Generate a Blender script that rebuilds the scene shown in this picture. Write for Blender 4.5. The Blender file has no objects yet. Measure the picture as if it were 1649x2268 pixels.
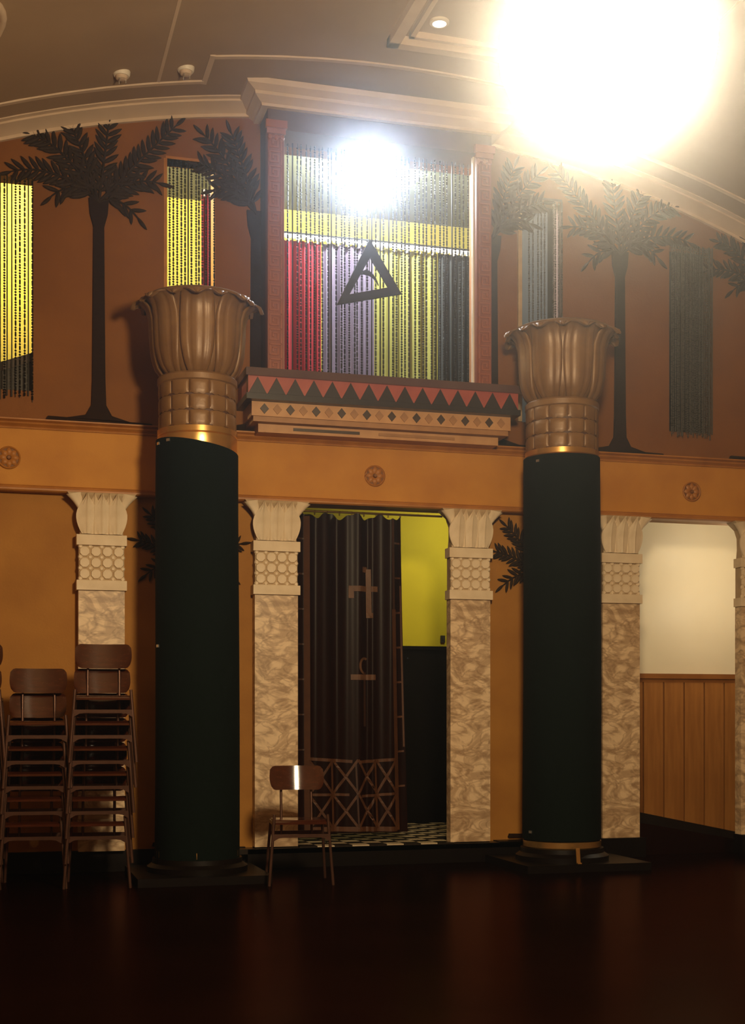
import bpy, math, random
from mathutils import Vector, Matrix
random.seed(7)
R = math.radians
SC = bpy.context.scene
C = SC.collection

# ------------------------------------------------------------------ camera
cam_d = bpy.data.cameras.new('camera')
cam = bpy.data.objects.new('camera', cam_d)
C.objects.link(cam)
cam_d.sensor_fit = 'HORIZONTAL'
cam_d.sensor_width = 36.0
cam_d.lens = 65.49
cam_d.shift_y = 0.2753
cam_d.clip_start = 0.05
cam.location = (-3.0055, -10.7094, 1.2)
cam.rotation_euler = (R(90), 0, R(-15.696))
SC.camera = cam

# ------------------------------------------------------------------ world: unlit, with a thin haze added to imitate glare around the lamps
GLARE_HAZE_DENSITY = 0.0125
GLARE_HAZE_ANISO = 0.97
w = bpy.data.worlds.new('world')
SC.world = w
w.use_nodes = True
wn = w.node_tree
wn.nodes.clear()
wo = wn.nodes.new('ShaderNodeOutputWorld')
wb = wn.nodes.new('ShaderNodeBackground')
wb.inputs[0].default_value = (0, 0, 0, 1)
wb.inputs[1].default_value = 0.0
wv = wn.nodes.new('ShaderNodeVolumeScatter')
wv.inputs['Color'].default_value = (0.78, 0.86, 1.0, 1)
wv.inputs['Density'].default_value = GLARE_HAZE_DENSITY
wv.inputs['Anisotropy'].default_value = GLARE_HAZE_ANISO
wn.links.new(wb.outputs[0], wo.inputs['Surface'])
wn.links.new(wv.outputs[0], wo.inputs['Volume'])

# ------------------------------------------------------------------ colour management, light powers
SC.view_settings.view_transform = 'Standard'
SC.view_settings.look = 'None'
SC.view_settings.gamma = 1.0
SC.view_settings.use_curve_mapping = False
SC.view_settings.exposure = 0.0
PENDANT_W = 1950.0
PENDANT_GLOW = 14.0
LAMP_POS = (-1.04, -6.59, 3.42)
UPPER_W = 580.0
UPPER_SIDE_W = 350.0
VESTIBULE_W = 25.0
CORRIDOR_W = 10.0
try:
    SC.cycles.use_denoising = True
    SC.cycles.max_bounces = 4
    SC.cycles.diffuse_bounces = 3
    SC.cycles.glossy_bounces = 3
    SC.cycles.transparent_max_bounces = 8
    SC.cycles.volume_bounces = 0
    SC.cycles.use_adaptive_sampling = True
    SC.cycles.adaptive_threshold = 0.1
    SC.cycles.sample_clamp_indirect = 6.0
except Exception:
    pass

# ------------------------------------------------------------------ materials
MATS = {}


def mat(name, col, rough=0.6, metal=0.0, col2=None, scale=4.0, detail=4.0, bump=0.0, bscale=40.0,
        spec=0.5, sheen=0.0, coat=0.0, stretch=None):
    m = bpy.data.materials.new(name)
    m.use_nodes = True
    nt = m.node_tree
    b = nt.nodes['Principled BSDF']
    b.inputs['Base Color'].default_value = (*col, 1)
    b.inputs['Roughness'].default_value = rough
    b.inputs['Metallic'].default_value = metal
    b.inputs['Specular IOR Level'].default_value = spec
    if sheen:
        b.inputs['Sheen Weight'].default_value = sheen
    if coat:
        b.inputs['Coat Weight'].default_value = coat
        b.inputs['Coat Roughness'].default_value = 0.08
    tc = nt.nodes.new('ShaderNodeTexCoord')
    vec = tc.outputs['Object']
    if stretch:
        mp = nt.nodes.new('ShaderNodeMapping')
        mp.inputs['Scale'].default_value = stretch
        nt.links.new(vec, mp.inputs['Vector'])
        vec = mp.outputs[0]
    if col2:
        n = nt.nodes.new('ShaderNodeTexNoise')
        n.inputs['Scale'].default_value = scale
        n.inputs['Detail'].default_value = detail
        nt.links.new(vec, n.inputs['Vector'])
        r = nt.nodes.new('ShaderNodeValToRGB')
        r.color_ramp.elements[0].position = 0.35
        r.color_ramp.elements[0].color = (*col2, 1)
        r.color_ramp.elements[1].position = 0.65
        r.color_ramp.elements[1].color = (*col, 1)
        nt.links.new(n.outputs['Fac'], r.inputs[0])
        nt.links.new(r.outputs[0], b.inputs['Base Color'])
    if bump:
        n2 = nt.nodes.new('ShaderNodeTexNoise')
        n2.inputs['Scale'].default_value = bscale
        n2.inputs['Detail'].default_value = 3
        nt.links.new(vec, n2.inputs['Vector'])
        bp = nt.nodes.new('ShaderNodeBump')
        bp.inputs['Strength'].default_value = bump
        bp.inputs['Distance'].default_value = 0.01
        nt.links.new(n2.outputs['Fac'], bp.inputs['Height'])
        nt.links.new(bp.outputs[0], b.inputs['Normal'])
    MATS[name] = m
    return m


def marble(name, base, vein):
    m = mat(name, base, rough=0.45)
    nt = m.node_tree
    b = nt.nodes['Principled BSDF']
    tc = nt.nodes.new('ShaderNodeTexCoord')
    mp = nt.nodes.new('ShaderNodeMapping')
    mp.inputs['Rotation'].default_value = (0, R(22), 0)
    mp.inputs['Scale'].default_value = (3.0, 3.0, 5.6)
    nt.links.new(tc.outputs['Object'], mp.inputs['Vector'])
    prev = None
    for (sc_, dist, lo, hi) in ((1.0, 1.2, 0.0, 0.10), (1.9, 0.8, 0.0, 0.075)):
        n = nt.nodes.new('ShaderNodeTexNoise')
        n.inputs['Scale'].default_value = sc_
        n.inputs['Detail'].default_value = 4
        n.inputs['Distortion'].default_value = dist
        nt.links.new(mp.outputs[0], n.inputs['Vector'])
        sb = nt.nodes.new('ShaderNodeMath')
        sb.operation = 'SUBTRACT'
        sb.inputs[1].default_value = 0.5
        nt.links.new(n.outputs['Fac'], sb.inputs[0])
        ab = nt.nodes.new('ShaderNodeMath')
        ab.operation = 'ABSOLUTE'
        nt.links.new(sb.outputs[0], ab.inputs[0])
        r = nt.nodes.new('ShaderNodeValToRGB')
        r.color_ramp.interpolation = 'EASE'
        r.color_ramp.elements[0].position = lo
        r.color_ramp.elements[0].color = (*[a / b_ for a, b_ in zip(vein, base)], 1)
        r.color_ramp.elements[1].position = hi
        r.color_ramp.elements[1].color = (1, 1, 1, 1)
        nt.links.new(ab.outputs[0], r.inputs[0])
        mu = nt.nodes.new('ShaderNodeMixRGB')
        mu.blend_type = 'MULTIPLY'
        mu.inputs[0].default_value = 0.55 if prev is None else 0.42
        if prev is None:
            mu.inputs[1].default_value = (*base, 1)
        else:
            nt.links.new(prev.outputs[0], mu.inputs[1])
        nt.links.new(r.outputs[0], mu.inputs[2])
        prev = mu
    nt.links.new(prev.outputs[0], b.inputs['Base Color'])
    return m


def emit(name, col, strength, transp=0.0):
    m = bpy.data.materials.new(name)
    m.use_nodes = True
    nt = m.node_tree
    nt.nodes.clear()
    o = nt.nodes.new('ShaderNodeOutputMaterial')
    e = nt.nodes.new('ShaderNodeEmission')
    e.inputs[0].default_value = (*col, 1)
    e.inputs[1].default_value = strength
    if transp > 0:
        t = nt.nodes.new('ShaderNodeBsdfTransparent')
        mx = nt.nodes.new('ShaderNodeMixShader')
        mx.inputs[0].default_value = transp
        nt.links.new(e.outputs[0], mx.inputs[1])
        nt.links.new(t.outputs[0], mx.inputs[2])
        nt.links.new(mx.outputs[0], o.inputs[0])
    else:
        nt.links.new(e.outputs[0], o.inputs[0])
    m.cycles.emission_sampling = 'NONE'
    MATS[name] = m
    return m


def cloth(name, col, col2=None, transl=0.35, rough=0.8):
    m = mat(name, col, rough=rough, col2=col2, scale=3.0, bump=0.1, bscale=200)
    nt = m.node_tree
    b = nt.nodes['Principled BSDF']
    o = [n for n in nt.nodes if n.type == 'OUTPUT_MATERIAL'][0]
    t = nt.nodes.new('ShaderNodeBsdfTranslucent')
    t.inputs[0].default_value = (*col, 1)
    mx = nt.nodes.new('ShaderNodeMixShader')
    mx.inputs[0].default_value = transl
    nt.links.new(b.outputs[0], mx.inputs[1])
    nt.links.new(t.outputs[0], mx.inputs[2])
    nt.links.new(mx.outputs[0], o.inputs[0])
    return m


mat('ochre_plaster', (0.40, 0.175, 0.022), 0.75, col2=(0.33, 0.135, 0.014), scale=2.5, bump=0.12, bscale=60)
mat('upper_plaster', (0.215, 0.072, 0.005), 0.75, col2=(0.175, 0.056, 0.003), scale=2.5, bump=0.12, bscale=60)
mat('frieze_plaster', (0.54, 0.235, 0.028), 0.7, col2=(0.46, 0.185, 0.018), scale=3.0, bump=0.1, bscale=60)
mat('moulding_ochre', (0.44, 0.175, 0.028), 0.5, col2=(0.34, 0.125, 0.017), scale=6)
mat('ceiling_plaster', (0.36, 0.245, 0.15), 0.8, col2=(0.32, 0.215, 0.13), scale=1.5, bump=0.05, bscale=50)
mat('cornice_cream', (0.60, 0.46, 0.34), 0.65, col2=(0.54, 0.41, 0.30), scale=4)
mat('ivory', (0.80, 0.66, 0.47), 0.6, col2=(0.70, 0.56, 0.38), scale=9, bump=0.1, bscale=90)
mat('ivory_shade', (0.50, 0.37, 0.22), 0.75, col2=(0.40, 0.28, 0.16), scale=12)  # darker ivory, shade in the gaps between capital leaves put into the colour
marble('veined_marble', (0.80, 0.61, 0.39), (0.27, 0.14, 0.055))
mat('column_gold', (0.23, 0.125, 0.048), 0.42, metal=0.1, col2=(0.17, 0.085, 0.03), scale=7, bump=0.08, bscale=60)
mat('bright_gold', (0.72, 0.45, 0.16), 0.25, metal=0.85, col2=(0.62, 0.37, 0.12), scale=5)
mat('felt_cover', (0.003, 0.007, 0.006), 0.95, col2=(0.002, 0.005, 0.004), scale=60, spec=0.1, bump=0.1, bscale=180)
mat('black_paint', (0.005, 0.003, 0.002), 0.4, col2=(0.004, 0.002, 0.002), scale=8, spec=0.15)
mat('palm_brown', (0.032, 0.017, 0.007), 0.7, col2=(0.020, 0.010, 0.004), scale=14, spec=0.15)
mat('palm_trunk', (0.024, 0.010, 0.004), 0.75, col2=(0.016, 0.006, 0.002), scale=25, spec=0.1, stretch=(1, 1, 3))
mat('surround_red', (0.24, 0.065, 0.030), 0.5, col2=(0.19, 0.045, 0.022), scale=7)
mat('surround_relief', (0.33, 0.10, 0.05), 0.5, col2=(0.27, 0.075, 0.035), scale=9)
mat('surround_side', (0.10, 0.045, 0.03), 0.6, col2=(0.08, 0.035, 0.02), scale=6)  # shadowed side and header of the window surround, darkened in the colour
mat('ledge_slab', (0.10, 0.055, 0.045), 0.22, col2=(0.08, 0.04, 0.035), scale=5)
mat('ledge_red', (0.36, 0.075, 0.05), 0.45, col2=(0.28, 0.05, 0.035), scale=6)
mat('ledge_black', (0.022, 0.016, 0.012), 0.35, col2=(0.015, 0.011, 0.009), scale=9)
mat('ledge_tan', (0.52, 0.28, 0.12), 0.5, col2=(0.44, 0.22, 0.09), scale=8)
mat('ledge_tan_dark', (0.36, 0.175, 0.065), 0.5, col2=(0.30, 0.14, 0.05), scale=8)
mat('rosette_ground', (0.20, 0.075, 0.012), 0.6, col2=(0.16, 0.055, 0.008), scale=20)
mat('diamond_dark', (0.055, 0.030, 0.014), 0.4, col2=(0.04, 0.022, 0.01), scale=9)
mat('bead_dark', (0.014, 0.010, 0.004), 0.45, col2=(0.008, 0.006, 0.002), scale=30, spec=0.2)
mat('bead_grey', (0.075, 0.066, 0.055), 0.4, col2=(0.05, 0.045, 0.038), scale=30, spec=0.3)
mat('yellow_wall', (0.37, 0.295, 0.030), 0.8, col2=(0.345, 0.275, 0.026), scale=2)
mat('olive_ceiling', (0.15, 0.15, 0.08), 0.8, col2=(0.135, 0.135, 0.07), scale=2)
mat('upper_dark', (0.007, 0.006, 0.005), 0.85, col2=(0.005, 0.005, 0.004), scale=3)
cloth('drape_red', (0.42, 0.012, 0.022), (0.34, 0.008, 0.016))
cloth('drape_lilac', (0.21, 0.16, 0.22), (0.18, 0.14, 0.19))
cloth('drape_lemon', (0.36, 0.34, 0.065), (0.31, 0.29, 0.05))
cloth('drape_green', (0.012, 0.013, 0.008), (0.009, 0.010, 0.006), transl=0.1)
mat('white_lace', (0.70, 0.67, 0.60), 0.8, col2=(0.75, 0.72, 0.64), scale=40)
mat('lime_wall', (0.58, 0.53, 0.008), 0.7, col2=(0.54, 0.49, 0.007), scale=2)
mat('dado_black', (0.004, 0.003, 0.002), 0.6, col2=(0.003, 0.002, 0.002), scale=5, spec=0.05)
mat('tile_white', (0.62, 0.52, 0.36), 0.3, col2=(0.52, 0.42, 0.28), scale=9)
mat('tile_black', (0.018, 0.012, 0.008), 0.3, col2=(0.012, 0.009, 0.006), scale=9)
mat('curtain_brown', (0.012, 0.0022, 0.001), 0.38, col2=(0.008, 0.0015, 0.0008), scale=12, spec=0.1, stretch=(3, 3, 0.5))
mat('curtain_tan', (0.085, 0.028, 0.007), 0.6, col2=(0.065, 0.02, 0.005), scale=12)
mat('curtain_tan_dark', (0.045, 0.012, 0.004), 0.6, col2=(0.03, 0.009, 0.003), scale=12)
mat('symbol_tan', (0.12, 0.05, 0.02), 0.6, col2=(0.09, 0.037, 0.015), scale=10)
mat('corridor_white', (0.84, 0.78, 0.60), 0.45, col2=(0.80, 0.74, 0.56), scale=2)
mat('oak_board', (0.40, 0.175, 0.042), 0.4, col2=(0.31, 0.125, 0.027), scale=5, stretch=(6, 6, 0.5))
mat('oak_trim', (0.30, 0.12, 0.028), 0.35, col2=(0.24, 0.09, 0.02), scale=5)
mat('dark_floor', (0.055, 0.017, 0.006), 0.25, metal=0.93, col2=(0.045, 0.013, 0.004), scale=1.4, bump=0.02, bscale=30)
MATS['dark_floor'].node_tree.nodes['Principled BSDF'].inputs['Specular Tint'].default_value = (0.26, 0.08, 0.025, 1)
mat('dark_base', (0.012, 0.006, 0.004), 0.4, col2=(0.009, 0.005, 0.003), scale=4)
mat('chair_ply', (0.060, 0.014, 0.005), 0.13, col2=(0.040, 0.009, 0.0035), scale=6, spec=0.6, coat=0.5, stretch=(1, 8, 8))
mat('chair_steel', (0.11, 0.055, 0.038), 0.32, metal=0.6, col2=(0.085, 0.042, 0.028), scale=10)
mat('brass', (0.55, 0.36, 0.12), 0.3, metal=1.0, col2=(0.5, 0.32, 0.1), scale=6)
mat('white_plastic', (0.75, 0.68, 0.58), 0.5, col2=(0.70, 0.63, 0.53), scale=6)
mat('clip_steel', (0.80, 0.78, 0.75), 0.2, metal=0.9, col2=(0.7, 0.68, 0.65), scale=9)
mat('jamb_white', (0.75, 0.66, 0.56), 0.5, col2=(0.68, 0.60, 0.50), scale=5)
mat('triangle_dark', (0.020, 0.014, 0.012), 0.6, col2=(0.014, 0.010, 0.009), scale=9)
mat('switch_dark', (0.03, 0.03, 0.02), 0.5, col2=(0.02, 0.02, 0.015), scale=9)
mat('rear_wall', (0.35, 0.20, 0.09), 0.8, col2=(0.30, 0.17, 0.075), scale=2)
emit('opal_glow', (1.0, 0.86, 0.62), PENDANT_GLOW, 0.5)
emit('cool_glow', (0.80, 0.90, 1.0), 16.0, 0.6)
emit('warm_glow', (1.0, 0.85, 0.60), 6.0)
emit('passage_lamp_glow', (1.0, 0.85, 0.60), 4.0, 0.6)
emit('spot_glow', (1.0, 0.92, 0.80), 2.5)


# ------------------------------------------------------------------ mesh builder
class MB:
    def __init__(self):
        self.v = []
        self.f = []

    def add(self, vs, fs):
        o = len(self.v)
        self.v += [tuple(x) for x in vs]
        self.f += [tuple(i + o for i in f) for f in fs]
        return self

    def box(self, x0, x1, y0, y1, z0, z1):
        vs = [(x0, y0, z0), (x1, y0, z0), (x1, y1, z0), (x0, y1, z0), (x0, y0, z1), (x1, y0, z1), (x1, y1, z1), (x0, y1, z1)]
        return self.add(vs, [(0, 3, 2, 1), (4, 5, 6, 7), (0, 1, 5, 4), (1, 2, 6, 5), (2, 3, 7, 6), (3, 0, 4, 7)])

    def prism(self, poly, y0, y1, taper=1.0):
        """poly: (x, z) outline, counter-clockwise seen from -y; front face at y0 (shrunk by taper), back at y1"""
        n = len(poly)
        cx = sum(p[0] for p in poly) / n
        cz = sum(p[1] for p in poly) / n
        vs = [(cx + (p[0] - cx) * taper, y0, cz + (p[1] - cz) * taper) for p in poly] + [(p[0], y1, p[1]) for p in poly]
        fs = [tuple(range(n)), tuple(range(2 * n - 1, n - 1, -1))]
        for i in range(n):
            j = (i + 1) % n
            fs.append((j, i, n + i, n + j))
        return self.add(vs, fs)

    def zprism(self, poly, z0, z1):
        n = len(poly)
        vs = [(p[0], p[1], z0) for p in poly] + [(p[0], p[1], z1) for p in poly]
        fs = [tuple(range(n - 1, -1, -1)), tuple(range(n, 2 * n))]
        for i in range(n):
            j = (i + 1) % n
            fs.append((i, j, n + j, n + i))
        return self.add(vs, fs)

    def xprism(self, poly, x0, x1):
        """poly: (y, z)"""
        n = len(poly)
        vs = [(x0, p[0], p[1]) for p in poly] + [(x1, p[0], p[1]) for p in poly]
        fs = [tuple(range(n)), tuple(range(2 * n - 1, n - 1, -1))]
        for i in range(n):
            j = (i + 1) % n
            fs.append((i, n + i, n + j, j))
        return self.add(vs, fs)

    def tube(self, pts, r, n=8, r2=None):
        pts = [Vector(p) for p in pts]
        m = len(pts)
        vs = []
        for i, p in enumerate(pts):
            d = (pts[min(i + 1, m - 1)] - pts[max(i - 1, 0)]).normalized()
            a = d.cross(Vector((0, 0, 1)))
            if a.length < 0.05:
                a = d.cross(Vector((0, 1, 0)))
            a.normalize()
            b = d.cross(a)
            rr = r if r2 is None else r + (r2 - r) * i / (m - 1)
            for k in range(n):
                t = 2 * math.pi * k / n
                vs.append(p + a * rr * math.cos(t) + b * rr * math.sin(t))
        fs = []
        for i in range(m - 1):
            for k in range(n):
                k2 = (k + 1) % n
                fs.append((i * n + k, (i + 1) * n + k, (i + 1) * n + k2, i * n + k2))
        fs.append(tuple(range(n)))
        fs.append(tuple(range(m * n - 1, (m - 1) * n - 1, -1)))
        return self.add(vs, fs)

    def lathe(self, prof, n=32, cx=0, cy=0):
        vs = []
        m = len(prof)
        for (r, z) in prof:
            for k in range(n):
                t = 2 * math.pi * k / n
                vs.append((cx + r * math.cos(t), cy + r * math.sin(t), z))
        fs = []
        for i in range(m - 1):
            for k in range(n):
                k2 = (k + 1) % n
                fs.append((i * n + k, i * n + k2, (i + 1) * n + k2, (i + 1) * n + k))
        fs.append(tuple(range(n - 1, -1, -1)))
        fs.append(tuple(range((m - 1) * n, m * n)))
        return self.add(vs, fs)

    def shell(self, fn, nu, nv, off):
        """closed thin shell: fn(u,v)->Vector for u,v in 0..1; off: Vector or function giving the back offset"""
        g = []
        for j in range(nv + 1):
            for i in range(nu + 1):
                g.append(Vector(fn(i / nu, j / nv)))
        bk = []
        for j in range(nv + 1):
            for i in range(nu + 1):
                o = off(i / nu, j / nv) if callable(off) else off
                bk.append(g[j * (nu + 1) + i] + Vector(o))
        W = nu + 1
        N = len(g)
        fs = []
        for j in range(nv):
            for i in range(nu):
                a, b, c, d = j * W + i, j * W + i + 1, (j + 1) * W + i + 1, (j + 1) * W + i
                fs.append((a, b, c, d))
                fs.append((N + d, N + c, N + b, N + a))
        for i in range(nu):
            fs.append((i + 1, i, N + i, N + i + 1))
            t = nv * W
            fs.append((t + i, t + i + 1, N + t + i + 1, N + t + i))
        for j in range(nv):
            fs.append((j * W, (j + 1) * W, N + (j + 1) * W, N + j * W))
            e = j * W + nu
            fs.append((e + W, e, N + e, N + e + W))
        return self.add(g + bk, fs)

    def mesh(self, name, m, smooth=None):
        me = bpy.data.meshes.new(name)
        me.from_pydata(self.v, [], self.f)
        me.materials.append(MATS[m])
        if smooth:
            me.polygons.foreach_set('use_smooth', [True] * len(me.polygons))
            me.set_sharp_from_angle(angle=R(smooth))
        me.update()
        return me

    def build(self, name, m, parent=None, smooth=None, loc=None, rot=None):
        return link(name, self.mesh(name, m, smooth), parent, loc, rot)


def link(name, me, parent=None, loc=None, rot=None, scale=None):
    o = bpy.data.objects.new(name, me)
    C.objects.link(o)
    if parent is not None:
        o.parent = parent
    if loc is not None:
        o.location = loc
    if rot is not None:
        o.rotation_euler = rot
    if scale is not None:
        o.scale = scale
    return o


def tag(o, label=None, cat=None, group=None, kind=None):
    if label:
        o['label'] = label
    if cat:
        o['category'] = cat
    if group:
        o['group'] = group
    if kind:
        o['kind'] = kind
    return o


def thing(name, label, cat, loc=(0, 0, 0), rotz=0.0, group=None, kind=None):
    o = bpy.data.objects.new(name, None)
    o.empty_display_size = 0.1
    C.objects.link(o)
    o.location = loc
    o.rotation_euler = (0, 0, rotz)
    return tag(o, label, cat, group, kind)


def copy_tree(o, parent=None):
    c = o.copy()
    C.objects.link(c)
    if parent is not None:
        c.parent = parent
    for ch in [x for x in ALLKIDS.get(o.name, [])]:
        copy_tree(ch, c)
    return c


ALLKIDS = {}


def snapshot_children():
    ALLKIDS.clear()
    for o in C.objects:
        if o.parent:
            ALLKIDS.setdefault(o.parent.name, []).append(o)


AR = 9.5


def arch(u, top):
    return top - (AR - math.sqrt(AR * AR - u * u))


CEIL = 6.15
FL = 0.165          # raised floor behind the doorway

# ================================================================== STRUCTURE
# floor of the hall
tag(MB().box(-6.2, 6.2, -13, 0.0, -0.1, 0.0).build('floor', 'dark_floor'), 'dark polished brown floor of the hall', 'floor', kind='structure')

# front wall, built from piers around its openings
OPEN = [(-0.76, 0.76, 0.0, 2.92), (2.26, 3.47, 0.0, 2.92),
        (-0.90, 0.90, 3.86, 5.80),
        (1.30, 1.68, 3.70, 5.60), (-1.68, -1.30, 3.70, 5.60),
        (2.70, 3.11, 3.70, 5.33), (-3.11, -2.70, 3.70, 5.33)]
xs = sorted(set([-6.2, 6.2] + [o[0] for o in OPEN] + [o[1] for o in OPEN]))
wm = MB()
wu = MB()
for a, b in zip(xs[:-1], xs[1:]):
    mid = (a + b) / 2
    holes = sorted((o[2], o[3]) for o in OPEN if o[0] < mid < o[1])
    z = 0.0
    spans = []
    for h0, h1 in holes:
        spans.append((z, h0))
        z = h1
    spans.append((z, 6.4))
    for (z0, z1) in spans:
        if z0 < 3.42 and min(z1, 3.42) > z0:
            wm.box(a, b, 0.0, 0.15, z0, min(z1, 3.42))
        if z1 > 3.42:
            wu.box(a, b, 0.0, 0.15, max(z0, 3.42), z1)
tag(wm.build('wall_front', 'ochre_plaster'), 'light ochre plaster wall below the frieze', 'wall', kind='structure')
tag(wu.build('wall_front_upper', 'upper_plaster'), 'deeper ochre plaster wall above the frieze, with palms and bead windows', 'wall', kind='structure')
for nm, bx_, lb in (('wall_left', (-6.3, -6.2, -13, 0.15, 0, 6.3), 'plain hall wall on the left, out of the picture'),
                    ('wall_right', (6.2, 6.3, -13, 0.15, 0, 6.3), 'plain hall wall on the right, out of the picture'),
                    ('wall_rear', (-6.3, 6.3, -13.1, -13, 0, 6.3), 'plain hall wall behind the viewpoint')):
    tag(MB().box(*bx_).build(nm, 'rear_wall'), lb, 'wall', kind='structure')

# vaulted ceiling
cm = MB()
NU = 40
us = [-6.25 + 12.5 * i / NU for i in range(NU + 1)]
vs, fs = [], []
for u in us:
    z = arch(u, CEIL)
    vs += [(u, -13.05, z), (u, 0.15, z), (u, -13.05, z + 0.12), (u, 0.15, z + 0.12)]
for i in range(NU):
    a, b = 4 * i, 4 * i + 4
    fs += [(a, b, b + 1, a + 1), (a + 2, a + 3, b + 3, b + 2), (a, a + 2, b + 2, b), (a + 1, b + 1, b + 3, a + 3)]
cm.add(vs, fs)
ceil = tag(cm.build('ceiling', 'ceiling_plaster', smooth=30), 'gently arched plaster ceiling with raised moulding bands', 'ceiling', kind='structure')


def arch_strip(u0, u1, prof, n=26):
    """prof: list of (y, dz from ceiling) closed outline swept along the arch"""
    m = MB()
    k = len(prof)
    for i in range(n + 1):
        u = u0 + (u1 - u0) * i / n
        z = arch(u, CEIL)
        m.v += [(u, p[0], z + p[1]) for p in prof]
    for i in range(n):
        for j in range(k):
            j2 = (j + 1) % k
            m.f.append((i * k + j, i * k + j2, (i + 1) * k + j2, (i + 1) * k + j))
    m.f.append(tuple(range(k - 1, -1, -1)))
    m.f.append(tuple(range(n * k, n * k + k)))
    return m


COR = [(0.0, -0.10), (-0.03, -0.10), (-0.03, -0.075), (-0.07, -0.055), (-0.16, -0.03), (-0.16, -0.015), (-0.20, -0.010), (-0.20, 0.03), (0.0, 0.03)]
for (a, b, n, lb) in ((-6.2, -1.02, 'trim_1', 'curved cream cornice over the left palm'), (1.02, 6.2, 'trim_2', 'curved cream cornice over the right palm')):
    tag(arch_strip(a, b, COR).build(n, 'cornice_cream', smooth=40), lb, 'cornice', kind='structure')
# raised bands on the ceiling
BAND = [(-0.42, -0.012), (-0.46, -0.012), (-0.47, 0.02), (-0.41, 0.02)]
t = arch_strip(-6.2, -1.45, BAND)
tag(t.build('trim_3', 'cornice_cream'), 'slim raised band on the ceiling left of the crown', 'moulding', kind='structure')
t = arch_strip(1.45, 6.2, BAND)
tag(t.build('trim_4', 'cornice_cream'), 'slim raised band on the ceiling right of the crown', 'moulding', kind='structure')
t = arch_strip(-1.45, 1.45, [(p[0] - 0.40, p[1]) for p in BAND])
for s in (-1, 1):
    t.box(s * 1.45 - 0.02, s * 1.45 + 0.02, -0.87, -0.41, arch(1.45, CEIL) - 0.012, arch(1.45, CEIL) + 0.02)
tag(t.build('trim_5', 'cornice_cream'), 'raised ceiling band stepping out around the crown', 'moulding', kind='structure')
# seam rib on the vault
t = MB()
for u in (-1.80, 1.80):
    t.box(u - 0.012, u + 0.012, -6.0, -0.47, arch(1.8, CEIL) - 0.006, arch(1.8, CEIL) + 0.02)
tag(t.build('trim_6', 'cornice_cream'), 'thin straight rib running along the vault', 'moulding', kind='structure')
# ceiling panel frame near the lamp
t = MB()
z = 6.14
for (x0, x1, y0, y1) in ((-0.23, 1.35, -1.30, -1.22), (-0.23, -0.15, -2.9, -1.22), (1.27, 1.35, -2.9, -1.22), (-0.23, 1.35, -2.9, -2.82)):
    t.box(x0, x1, y0, y1, 6.085, 6.16)
for (x0, x1, y0, y1) in ((-0.10, 1.22, -1.385, -1.35), (-0.10, -0.065, -2.77, -1.35), (1.185, 1.22, -2.77, -1.35), (-0.10, 1.22, -2.77, -2.735)):
    t.box(x0, x1, y0, y1, 6.105, 6.16)
tag(t.build('trim_7', 'cornice_cream'), 'rectangular moulded panel frame on the ceiling by the lamp', 'moulding', kind='structure')
# ring moulding at the left of the vault
t = MB()
ctr = (-3.50, -1.70)
n = 40
pts = []
for i in range(n + 1):
    a = 2 * math.pi * i / n
    x = ctr[0] + 0.56 * math.cos(a)
    y = ctr[1] + 0.56 * math.sin(a)
    pts.append((x, y, arch(x, CEIL)))
t.tube(pts, 0.03, 8)
pts = [(ctr[0] + (p[0] - ctr[0]) * 0.84, ctr[1] + (p[1] - ctr[1]) * 0.84, 0) for p in pts]
pts = [(p[0], p[1], arch(p[0], CEIL)) for p in pts]
t.tube(pts, 0.018, 8)
tag(t.build('trim_8', 'cornice_cream', smooth=60), 'round plaster ring moulding at the ceiling edge', 'moulding', kind='structure')

# frieze with its mouldings, carried across the wall
fm = MB().box(-6.2, 6.2, -0.08, 0.0, 2.955, 3.40)
fr = tag(fm.build('trim_9', 'frieze_plaster'), 'broad ochre frieze band between pilasters and upper wall', 'frieze', kind='structure')
PRT = [(0.0, 3.39), (-0.095, 3.39), (-0.10, 3.402), (-0.09, 3.408), (-0.115, 3.425), (-0.12, 3.435), (-0.105, 3.44), (-0.13, 3.452), (-0.13, 3.462), (0.0, 3.465)]
MB().xprism(PRT[::-1], -6.2, 6.2).build('upper_moulding', 'moulding_ochre', fr)
PRB = [(0.0, 2.915), (-0.10, 2.915), (-0.112, 2.925), (-0.112, 2.938), (-0.095, 2.943), (-0.10, 2.955), (-0.085, 2.965), (0.0, 2.965)]
MB().xprism(PRB[::-1], -6.2, 6.2).build('lower_moulding', 'moulding_ochre', fr)

# black skirtings and steps
for (nm, x0, x1, y0, y1, z1, lb) in (
        ('baseboard_left', -6.2, -1.06, -0.045, 0.0, FL, 'black skirting along the left wall'),
        ('trim_10', -1.06, 1.06, -0.15, 0.16, FL - 0.012, 'black step in front of the curtained doorway'),
        ('baseboard_right', 1.06, 2.40, -0.15, 0.0, FL, 'black skirting behind the right column'),
        ('trim_11', 3.33, 6.2, -0.15, 0.0, FL, 'black skirting under the rightmost pilaster')):
    tag(MB().box(x0, x1, y0, y1, 0.0, z1).build(nm, 'black_paint'), lb, 'skirting' if 'base' in nm else 'step', kind='structure')

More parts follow.
